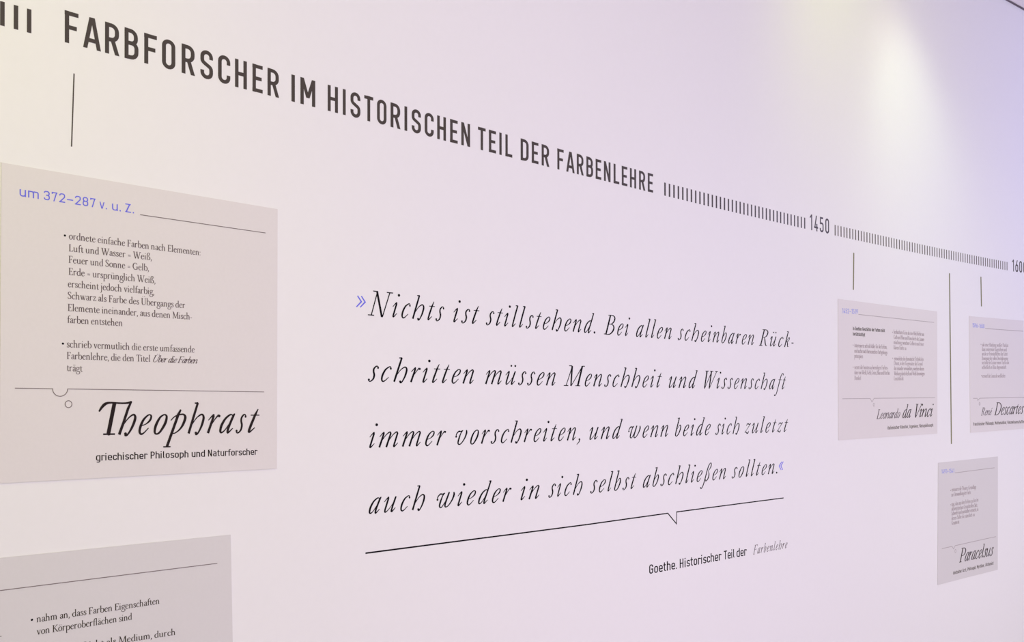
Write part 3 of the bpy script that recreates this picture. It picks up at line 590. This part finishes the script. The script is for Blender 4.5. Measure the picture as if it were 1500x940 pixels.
PANELS = [
dict(label='largest grey panel, at left, with the big italic name Theophrast', mat='panel_upper', quad=((-2.3197, 0.4592, -0.1394), (-1.7264, 0.4575, -0.1411), -0.0022, -0.002),
 text=[
  (('um', -2.28767, -2.25307, 0.40104, 0.40082), 'dint', 0.0182, 'blue_ink', 'letter', False),
  (('372–287', -2.24378, -2.14468, 0.40076, 0.40015), 'dint', 0.0182, 'blue_ink', 'letter', False),
  (('v.', -2.1365, -2.1218, 0.4001, 0.40001), 'dint', 0.0182, 'blue_ink', 'letter', False),
  (('u.', -2.11125, -2.09345, 0.39994, 0.39983), 'dint', 0.0182, 'blue_ink', 'letter', False),
  (('Z.', -2.08412, -2.06596, 0.39977, 0.39966), 'dint', 0.0182, 'blue_ink', 'letter', False),
  (('ordnete einfache Farben nach Elementen:', -2.19642, -1.91845, 0.33092, 0.32941), 'rom', 0.00864, 'body_ink', 'text_line', True),
  (('Luft und Wasser = Weiß,', -2.19638, -2.02767, 0.30708, 0.3076), 'rom', 0.00864, 'body_ink', 'text_line', True),
  (('Feuer und Sonne = Gelb,', -2.19674, -2.03414, 0.28453, 0.2843), 'rom', 0.00864, 'body_ink', 'text_line', True),
  (('Erde = ursprünglich Weiß,', -2.19671, -2.01994, 0.26097, 0.25983), 'rom', 0.00864, 'body_ink', 'text_line', True),
  (('erscheint jedoch vielfarbig,', -2.19824, -2.02259, 0.237, 0.23632), 'rom', 0.00864, 'body_ink', 'text_line', True),
  (('Schwarz als Farbe des Übergangs der', -2.19821, -1.95379, 0.21386, 0.21276), 'rom', 0.00864, 'body_ink', 'text_line', True),
  (('Elemente ineinander, aus denen Misch-', -2.19817, -1.93816, 0.19019, 0.18917), 'rom', 0.00864, 'body_ink', 'text_line', True),
  (('farben entstehen', -2.19892, -2.08994, 0.16674, 0.16655), 'rom', 0.00864, 'body_ink', 'text_line', True),
  (('schrieb vermutlich die erste umfassende', -2.19989, -1.93181, 0.11899, 0.11859), 'rom', 0.00864, 'body_ink', 'text_line', True),
  (('Farbenlehre, die den Titel', -2.19985, -2.03117, 0.09602, 0.09541), 'rom', 0.00864, 'body_ink', 'text_line', True),
  (('trägt', -2.19982, -2.16991, 0.07266, 0.07188), 'rom', 0.00864, 'body_ink', 'text_line', True),
  (('Über die Farben', -2.02483, -1.92485, 0.09546, 0.09509), 'italb', 0.00864, 'body_ink', 'text_line', True),
  (('Ŧ', -2.13797, -2.06019, -0.05385, -0.05448), 'italn', 0.04064, 'name_ink', 'letter', False),
  (('e', -2.05599, -2.02662, -0.05451, -0.05474), 'italn', 0.04064, 'name_ink', 'letter', False),
  (('o', -2.02352, -1.99255, -0.05477, -0.05502), 'italn', 0.04064, 'name_ink', 'letter', False),
  (('p', -2.00236, -1.95021, -0.05494, -0.05536), 'italn', 0.04064, 'name_ink', 'letter', False),
  (('h', -1.94803, -1.90821, -0.05537, -0.05569), 'italn', 0.04064, 'name_ink', 'letter', False),
  (('r', -1.90324, -1.87074, -0.05573, -0.05599), 'italn', 0.04064, 'name_ink', 'letter', False),
  (('a', -1.87386, -1.83501, -0.05597, -0.05628), 'italn', 0.04064, 'name_ink', 'letter', False),
  (('s', -1.83383, -1.80684, -0.05629, -0.0565), 'italn', 0.04064, 'name_ink', 'letter', False),
  (('t', -1.80376, -1.77413, -0.05653, -0.05676), 'italn', 0.04064, 'name_ink', 'letter', False),
  (('griechischer', -2.14293, -2.03629, -0.1053, -0.10589), 'dinl', 0.01477, 'name_ink', 'word', True),
  (('Philosoph', -2.02982, -1.94613, -0.10592, -0.10638), 'dinl', 0.01477, 'name_ink', 'word', True),
  (('und', -1.93847, -1.9077, -0.10643, -0.1066), 'dinl', 0.01477, 'name_ink', 'word', True),
  (('Naturforscher', -1.90033, -1.77869, -0.10664, -0.10731), 'dinl', 0.01477, 'name_ink', 'word', True),
 ],
 rules=[([(-2.05266, 0.39894), (-1.75842, 0.39836)], 0.00155, 'header_rule', 'rule_ink'), ([(-2.29536, 0.03798), (-2.22681, 0.03753), (-2.22645, 0.03354), (-2.22503, 0.03008), (-2.22277, 0.02711), (-2.21983, 0.02484), (-2.21638, 0.02341), (-2.21268, 0.02294), (-2.20897, 0.02345), (-2.20551, 0.02492), (-2.20254, 0.02724), (-2.20026, 0.03027), (-2.19882, 0.03379), (-2.19833, 0.03743), (-1.99988, 0.03644), (-1.76201, 0.03502)], 0.00141, 'notched_rule', 'rule_ink')],
 rings=[(-2.19671, 0.00765, 0.00654, 0.00681, 0.00134)],
 dots=[(-2.20412, 0.33693, 0.00427), (-2.20754, 0.1256, 0.00426)]),
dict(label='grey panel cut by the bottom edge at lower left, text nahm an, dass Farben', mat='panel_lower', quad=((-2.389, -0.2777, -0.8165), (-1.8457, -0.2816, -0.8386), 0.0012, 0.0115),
 text=[
  (('nahm an, dass Farben Eigenschaften', -2.25553, -2.01074, -0.40838, -0.4096), 'rom', 0.00835, 'dark_body_ink', 'text_line', True),
  (('von Körperoberflächen sind', -2.25524, -2.06912, -0.43211, -0.43326), 'rom', 0.00835, 'dark_body_ink', 'text_line', True),
  (('sieht Licht als Medium, durch', -2.20828, -1.9757, -0.47373, -0.48064), 'rom', 0.00835, 'dark_body_ink', 'text_line', True),
  (('-', -2.32312, -2.31804, -0.42708, -0.42734), 'rom', 0.00835, 'dark_body_ink', 'text_line', True),
 ],
 rules=[([(-2.36623, -0.33858), (-1.87837, -0.34111)], 0.0015, 'header_rule', 'rule_ink')],
 rings=[],
 dots=[(-2.2641, -0.40231, 0.00416)]),
dict(label='pale grey two-column panel with the italic name Leonardo da Vinci', mat='panel_upper', quad=((0.9305, 0.4496, -0.1491), (1.8222, 0.4523, -0.1399), -0.0025, -0.0052),
 text=[
  (('1452–1519', 0.96209, 1.09172, 0.39077, 0.39431), 'dinl', 0.02146, 'pale_blue_ink', 'date_lettering', True),
  (('In Goethes Geschichte der Farben nicht', 1.05092, 1.32567, 0.32312, 0.32763), 'dinl', 0.01564, 'dark_body_ink', 'text_line', True),
  (('berücksichtigt', 1.05068, 1.15223, 0.2998, 0.30062), 'dinl', 0.01564, 'dark_body_ink', 'text_line', True),
  (('interessierte sich als Maler für die Farben,', 1.06215, 1.34441, 0.25038, 0.25315), 'rom', 0.01113, 'small_body_ink', 'text_line', True),
  (('und suchte nach harmonischen Farbgebungs-', 1.06134, 1.34966, 0.22642, 0.22892), 'rom', 0.01113, 'small_body_ink', 'text_line', True),
  (('prinzipien', 1.06111, 1.13316, 0.20396, 0.20469), 'rom', 0.01113, 'small_body_ink', 'text_line', True),
  (('nennt die bunten aufwendigen Farben-', 1.06176, 1.35259, 0.15553, 0.16005), 'rom', 0.01113, 'small_body_ink', 'text_line', True),
  (('töne von Weiß, Gelb, Grün, Blau und Rot bis', 1.06095, 1.36708, 0.13247, 0.13651), 'rom', 0.01113, 'small_body_ink', 'text_line', True),
  (('Dunkel', 1.06071, 1.11534, 0.10855, 0.1091), 'rom', 0.01113, 'small_body_ink', 'text_line', True),
  (('beobachtete Grün als eine Mischfarbe aus', 1.40629, 1.69121, 0.32529, 0.32732), 'rom', 0.01113, 'small_body_ink', 'text_line', True),
  (('Gelb und Blau und Rosa durch die Zusam-', 1.40603, 1.6949, 0.30157, 0.30307), 'rom', 0.01113, 'small_body_ink', 'text_line', True),
  (('mischung zwischen Gelbrot und einer', 1.40576, 1.688, 0.27786, 0.28002), 'rom', 0.01113, 'small_body_ink', 'text_line', True),
  (('klaren Farbe zu', 1.4055, 1.52072, 0.25384, 0.25454), 'rom', 0.01113, 'small_body_ink', 'text_line', True),
  (('entwickelte die dramatische Technik des', 1.40743, 1.6845, 0.20369, 0.2084), 'rom', 0.01113, 'small_body_ink', 'text_line', True),
  (('Dunst, in der Gegensätze als Grund', 1.40719, 1.67565, 0.18217, 0.18609), 'rom', 0.01113, 'small_body_ink', 'text_line', True),
  (('der einander verwandten, zwischen diesen', 1.40692, 1.6886, 0.15846, 0.16301), 'rom', 0.01113, 'small_body_ink', 'text_line', True),
  (('Wirkung durch hell und Weiß abzuwägen', 1.40666, 1.69494, 0.13507, 0.14037), 'rom', 0.01113, 'small_body_ink', 'text_line', True),
  (('Leuchtkraft', 1.4064, 1.49369, 0.112, 0.11394), 'rom', 0.01113, 'small_body_ink', 'text_line', True),
  (('Leonardo', 1.24715, 1.46138, -0.06276, -0.05998), 'italn', 0.02606, 'thin_ink', 'first_name', True),
  (('da', 1.48282, 1.56583, -0.06131, -0.05984), 'italn', 0.03827, 'small_name_ink', 'letter', False),
  (('Vinci', 1.60011, 1.78149, -0.05923, -0.05603), 'italn', 0.03827, 'small_name_ink', 'letter', False),
  (('italienischer Künstler, Ingenieur, Naturphilosoph', 1.34531, 1.77483, -0.11148, -0.1055), 'dinl', 0.01588, 'caption_ink', 'caption', True),
 ],
 rules=[([(1.09746, 0.39384), (1.7897, 0.3971)], 0.00238, 'header_rule', 'pale_rule_ink'), ([(0.96073, 0.02654), (1.19344, 0.02858), (1.20925, 0.0129), (1.22784, 0.02927), (1.79542, 0.03332)], 0.00232, 'notched_rule', 'pale_rule_ink')],
 rings=[(1.22575, 0.00078, 0.00595, 0.00727, 0.00182)],
 dots=[(1.05197, 0.25825, 0.00472), (1.05101, 0.16324, 0.00472), (1.39518, 0.33068, 0.00498), (1.3951, 0.21205, 0.00498)]),
dict(label='pale grey panel cut by the right picture edge, with the italic name René Descartes', mat='panel_upper', quad=((2.1522, 0.4489, -0.1431), (2.7602, 0.458, -0.1327), 0.0046, 0.0),
 text=[
  (('1596–1650', 2.18492, 2.31314, 0.39317, 0.39472), 'dinl', 0.02175, 'pale_blue_ink', 'date_lettering', True),
  (('sah eine Häufung weißer Punkte', 2.2866, 2.57993, 0.29989, 0.30775), 'rom', 0.01213, 'small_body_ink', 'text_line', True),
  (('dass rotierende Kugelchen und', 2.28628, 2.56174, 0.27624, 0.28407), 'rom', 0.01213, 'small_body_ink', 'text_line', True),
  (('an die er Feinstoffliches für Licht', 2.28598, 2.56996, 0.2533, 0.26131), 'rom', 0.01213, 'small_body_ink', 'text_line', True),
  (('Bewegung der vollen Durchdringung', 2.28566, 2.57662, 0.22965, 0.23735), 'rom', 0.01213, 'small_body_ink', 'text_line', True),
  (('sie teilte in Grüne einen Türkis an', 2.28537, 2.58487, 0.20778, 0.2156), 'rom', 0.01213, 'small_body_ink', 'text_line', True),
  (('schließlich in Blau abgewandelt', 2.28505, 2.55424, 0.18378, 0.19075), 'rom', 0.01213, 'small_body_ink', 'text_line', True),
  (('verwarf die Linse als weißlicher', 2.28444, 2.5443, 0.13864, 0.14389), 'rom', 0.01213, 'small_body_ink', 'text_line', True),
  (('René', 2.27147, 2.39709, -0.0568, -0.05473), 'italn', 0.02481, 'thin_ink', 'first_name', True),
  (('Descartes', 2.41523, 2.7553, -0.0563, -0.0506), 'italn', 0.04039, 'small_name_ink', 'letter', False),
  (('französischer Philosoph, Mathematiker, Naturwissenschaftler', 2.18636, 2.76333, -0.1079, -0.10255), 'dinl', 0.01727, 'caption_ink', 'caption', True),
 ],
 rules=[([(2.32356, 0.39417), (2.75058, 0.3999)], 0.00284, 'header_rule', 'pale_rule_ink'), ([(2.18819, 0.03126), (2.23064, 0.0317), (2.23783, 0.02051), (2.25861, 0.03212), (2.76136, 0.03847)], 0.00278, 'notched_rule', 'pale_rule_ink')],
 rings=[(2.25676, 0.00367, 0.0059, 0.00772, 0.00211)],
 dots=[(2.27561, 0.3097, 0.00564), (2.27939, 0.14877, 0.00564)]),
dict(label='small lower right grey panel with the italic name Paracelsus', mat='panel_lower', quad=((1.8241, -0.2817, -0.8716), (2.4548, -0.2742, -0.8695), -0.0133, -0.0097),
 text=[
  (('1493–1541', 1.85554, 1.98309, -0.33625, -0.33742), 'dinl', 0.0208, 'pale_blue_ink', 'date_lettering', True),
  (('erneuerte die Theorie, Grundlage', 1.95743, 2.21427, -0.42844, -0.42933), 'rom', 0.01213, 'small_body_ink', 'text_line', True),
  (('zur Umwandlung der Farbe', 1.95294, 2.15712, -0.45308, -0.45299), 'rom', 0.01213, 'small_body_ink', 'text_line', True),
  (('sagt, dass aus den Farben zu den im', 1.95513, 2.23613, -0.50036, -0.49634), 'rom', 0.01213, 'small_body_ink', 'text_line', True),
  (('alchemistischen Grundstoffen Salz,', 1.95484, 2.22625, -0.52356, -0.52152), 'rom', 0.01213, 'small_body_ink', 'text_line', True),
  (('Schwefel und Quecksilber entsteht, in', 1.95456, 2.23549, -0.5461, -0.54419), 'rom', 0.01213, 'small_body_ink', 'text_line', True),
  (('deren Salbe die sämtlich zu', 1.95426, 2.19635, -0.56963, -0.56845), 'rom', 0.01213, 'small_body_ink', 'text_line', True),
  (('Grauton ist', 1.95397, 2.03346, -0.59316, -0.5923), 'rom', 0.01213, 'small_body_ink', 'text_line', True),
  (('Paracelsus', 2.03027, 2.40146, -0.78656, -0.78814), 'italn', 0.04207, 'small_name_ink', 'letter', False),
  (('deutscher Arzt, Philosoph, Mystiker, Alchemist', 1.96693, 2.39777, -0.83955, -0.8368), 'dinl', 0.01735, 'caption_ink', 'caption', True),
 ],
 rules=[([(1.99151, -0.33878), (2.41525, -0.33219)], 0.00271, 'header_rule', 'pale_rule_ink'), ([(1.85515, -0.70039), (1.95751, -0.69915), (1.97342, -0.7142), (1.98975, -0.69893), (2.42623, -0.69382)], 0.00266, 'notched_rule', 'pale_rule_ink')],
 rings=[(1.99222, -0.72588, 0.00632, 0.00813, 0.00203)],
 dots=[(1.94635, -0.42272, 0.00539), (1.94546, -0.49328, 0.00538)]),
]


# ------------------------------------------------------------------ structure: wall, floor, ceiling
def curved_slab(name, s0, s1, z0, z1, off0, off1, m, n=150):
    V, F = [], []
    for i in range(n + 1):
        s = s0 + (s1 - s0) * i / n
        V += [wall_pt(s, z0, off1), wall_pt(s, z1, off1), wall_pt(s, z0, off0), wall_pt(s, z1, off0)]
    for i in range(n):
        a = 4 * i; b = a + 4
        F += [(a, b, b + 1, a + 1), (a + 2, a + 3, b + 3, b + 2), (a + 1, b + 1, b + 3, a + 3), (a, a + 2, b + 2, b)]
    F += [(0, 1, 3, 2), (4 * n, 4 * n + 2, 4 * n + 3, 4 * n + 1)]
    return mesh_obj(name, V, F, m, origin=wall_pt((s0 + s1) / 2, z0, 0))
CEIL = 0.5435 * 4
tag(curved_slab('wall_back', -6.0, 9.0, -EYE, CEIL + 0.25, -0.12, 0.0, 'wall'), kind='structure')
def plan_slab(name, z0, z1, m, gap):
    """flat slab whose far edge follows the curved wall"""
    V, F = [], []; n = 120
    edge = [wall_pt(-6 + 15.0 * i / n, 0, gap) for i in range(n + 1)]
    front = [(-6.5 + 17.5 * i / n, -3.2) for i in range(n + 1)]
    for z in (z0, z1):
        for i in range(n + 1): V.append((edge[i][0], edge[i][1], z))
        for i in range(n + 1): V.append((front[i][0], front[i][1], z))
    k = n + 1
    for i in range(n):
        F.append((i, i + 1, k + i + 1, k + i)); a = 2 * k
        F.append((a + i + 1, a + i, a + k + i, a + k + i + 1))
        F.append((i + 1, i, a + i, a + i + 1)); F.append((k + i, k + i + 1, a + k + i + 1, a + k + i))
    F += [(0, k, 3 * k, 2 * k), (n, 2 * k + n, 3 * k + n, k + n)]
    return tag(mesh_obj(name, V, F, m, origin=(0, 0, z0)), kind='structure')
plan_slab('floor', -0.1, 0.0, 'floor', 0.0)
plan_slab('ceiling', EYE + CEIL + 0.004, EYE + CEIL + 0.1, 'ceiling', 0.009)
tag(curved_slab('shadow_strip_1', -6.0, 9.0, CEIL - 0.002, CEIL + 0.003, 0.0, 0.006, 'painted_shadow_line'), kind='structure')  # dark strip standing in for the shadow line where wall meets ceiling

# ------------------------------------------------------------------ lettering
def lettering(runs, font, size, m, parent, off=0.0, name='letter', th=INK, whole=False):
    V, F = [], []
    for text, s0, s1, z0, z1 in runs:
        for ch, polys in set_text(text, font, size, s0, s1, z0, z1):
            if whole: plate(V, F, polys, off, th)
            else:
                nm = 'punctuation_mark' if ch in '.,:-–' else ('digit' if ch.isdigit() else name)
                piece(nm, polys, m, parent, off, th)
    if whole: return mesh_obj(name, V, F, m, parent)

# heading
r0 = HEADING[0]
h = empty('heading_lettering', wall_pt(r0[1], r0[3]), 'large dark grey capitals reading FARBFORSCHER IM HISTORISCHEN TEIL DER FARBENLEHRE across the wall top', 'lettering')
lettering(HEADING, 'din', CAP, 'grey_ink', h)

# tick scales
def ticks(lst, w, z0, z1, label, m='grey_ink'):
    s, _, _ = lst[0]
    h = empty('timeline_scale', wall_pt(s, lst[0][1]), label, 'timeline', None)
    me = bpy.data.meshes.new('tick_mark'); H = z1 - z0
    X, Z, Y = w / 2, H, INK
    me.from_pydata([(-X, 0, 0), (X, 0, 0), (X, 0, Z), (-X, 0, Z), (-X, -Y, 0), (X, -Y, 0), (X, -Y, Z), (-X, -Y, Z)], [],
                   [(0, 3, 2, 1), (4, 5, 6, 7), (0, 1, 5, 4), (3, 7, 6, 2), (0, 4, 7, 3), (1, 2, 6, 5)])
    me.materials.append(M[m])
    for s, z, _ in lst:
        o = bpy.data.objects.new('tick_mark', me); C.objects.link(o); o.parent = h
        p = wall_pt(s, z); o.location = (p[0] - h.location[0], p[1] - h.location[1], p[2] - h.location[2])
        o.rotation_euler = (0, 0, math.pi / 2 - _phi(s))
    return h
ticks(TICKS_L, TICK_WL, 0, TICK_HL, 'three thick grey tick strokes before the first word of the heading')
ticks(TICKS_A, TICK_WA, 0, TICK_H, 'row of thin dark tick strokes between the heading and the year 1450')
ticks(TICKS_B, TICK_WB, 0, TICK_H, 'long row of thin tick strokes between the years 1450 and 1600', 'tick_ink')
for nm, run, lab in YEARS:
    h = empty('year_lettering', wall_pt(run[1], run[3]), lab, 'year number', 'year numbers on the timeline')
    lettering([run], 'diny', YEAR_CAP, 'grey_ink', h)

# leader lines
for (sa, za), (sb, zb), w, lab in LEADERS:
    o = piece('leader_line', line_polys([(sa, za), (sb, zb)], w, 0.2), 'line_ink' if sa < 0 else 'olive_line_ink', None, 0, INK)
    tag(o, lab, 'line', 'leader lines hanging below the timeline')

# quotation
h = empty('quotation_lettering', wall_pt(QUOTE[0][1], QUOTE[0][3]), 'four lines of large black italic lettering beginning Nichts ist stillstehend', 'lettering')
lettering(QUOTE, 'ital', QX, 'black_ink', h)
for run, size in GUIL:
    for ch, polys in set_text(run[0], 'ital', size, *run[1:]):
        tag(piece('quotation_mark', polys, 'blue_ink', h, 0, INK), 'blue double angle quotation mark')
tag(piece('speech_rule', line_polys(QRULE, QRULE_W), 'black_ink', None, 0, INK), 'thin black rule with a small speech-bubble notch under the italic quotation', 'line')
h = empty('attribution_lettering', wall_pt(ATTR[0][1], ATTR[0][3]), 'small black line reading Goethe. Historischer Teil der Farbenlehre below the ruled quotation', 'lettering')
for r in ATTR: lettering([r], 'dinl', ATTR_CAP, 'black_ink', h, name='word', whole=True)
tag(lettering([ATTR_I], 'ital', ATTR_X, 'thin_ink', h, name='word', whole=True), 'thin grey italic word Farbenlehre')

# text panels
TH = 0.002
def board(q, m, parent):
    (s0, zt0, zb0), (s1, zt1, zb1), ds0, ds1 = q
    V, F = [], []; n = 16
    for i in range(n + 1):
        t = i / n
        st, sb = s0 + (s1 - s0) * t, (s0 + ds0) + (s1 + ds1 - s0 - ds0) * t
        zt, zb = zt0 + (zt1 - zt0) * t, zb0 + (zb1 - zb0) * t
        V += [wall_pt(sb, zb, TH), wall_pt(st, zt, TH), wall_pt(sb, zb, 0), wall_pt(st, zt, 0)]
    for i in range(n):
        a = 4 * i; b = a + 4
        F += [(a, b, b + 1, a + 1), (a + 2, a + 3, b + 3, b + 2), (a + 1, b + 1, b + 3, a + 3), (a, a + 2, b + 2, b)]
    F += [(0, 1, 3, 2), (4 * n, 4 * n + 2, 4 * n + 3, 4 * n + 1)]
    return mesh_obj('board', V, F, m, parent)
for P in PANELS:
    q = P['quad']
    h = empty('text_panel', wall_pt((q[0][0] + q[1][0]) / 2, q[0][2]), P['label'], 'panel', 'grey text panels on the wall')
    board(q, P['mat'], h)
    for run, font, size, m, nm, whole in P['text']:
        o = lettering([run], font, size, m, h, off=TH, name=nm, whole=whole, th=INK)
        if o is not None and m == 'blue_ink': tag(o, 'blue date lettering')
        if o is not None and m == 'pale_blue_ink': tag(o, 'pale blue date lettering')
    for pts, w, nm, m in P['rules']:
        piece(nm, line_polys(pts, w, 0.02), m, h, TH, INK)
    for s, z, rs, rz, w in P['rings']:
        pts = [(s + rs * math.cos(2 * math.pi * k / 20), z + rz * math.sin(2 * math.pi * k / 20), w) for k in range(20)]
        piece('ring_mark', ribbon(pts, closed=True), 'rule_ink' if q[0][0] < 0 else 'pale_rule_ink', h, TH, INK)
    for s, z, d in P['dots']:
        piece('bullet_point', disc(s, z, d, 10), 'black_ink' if q[0][0] < 0 else 'small_body_ink', h, TH, INK)
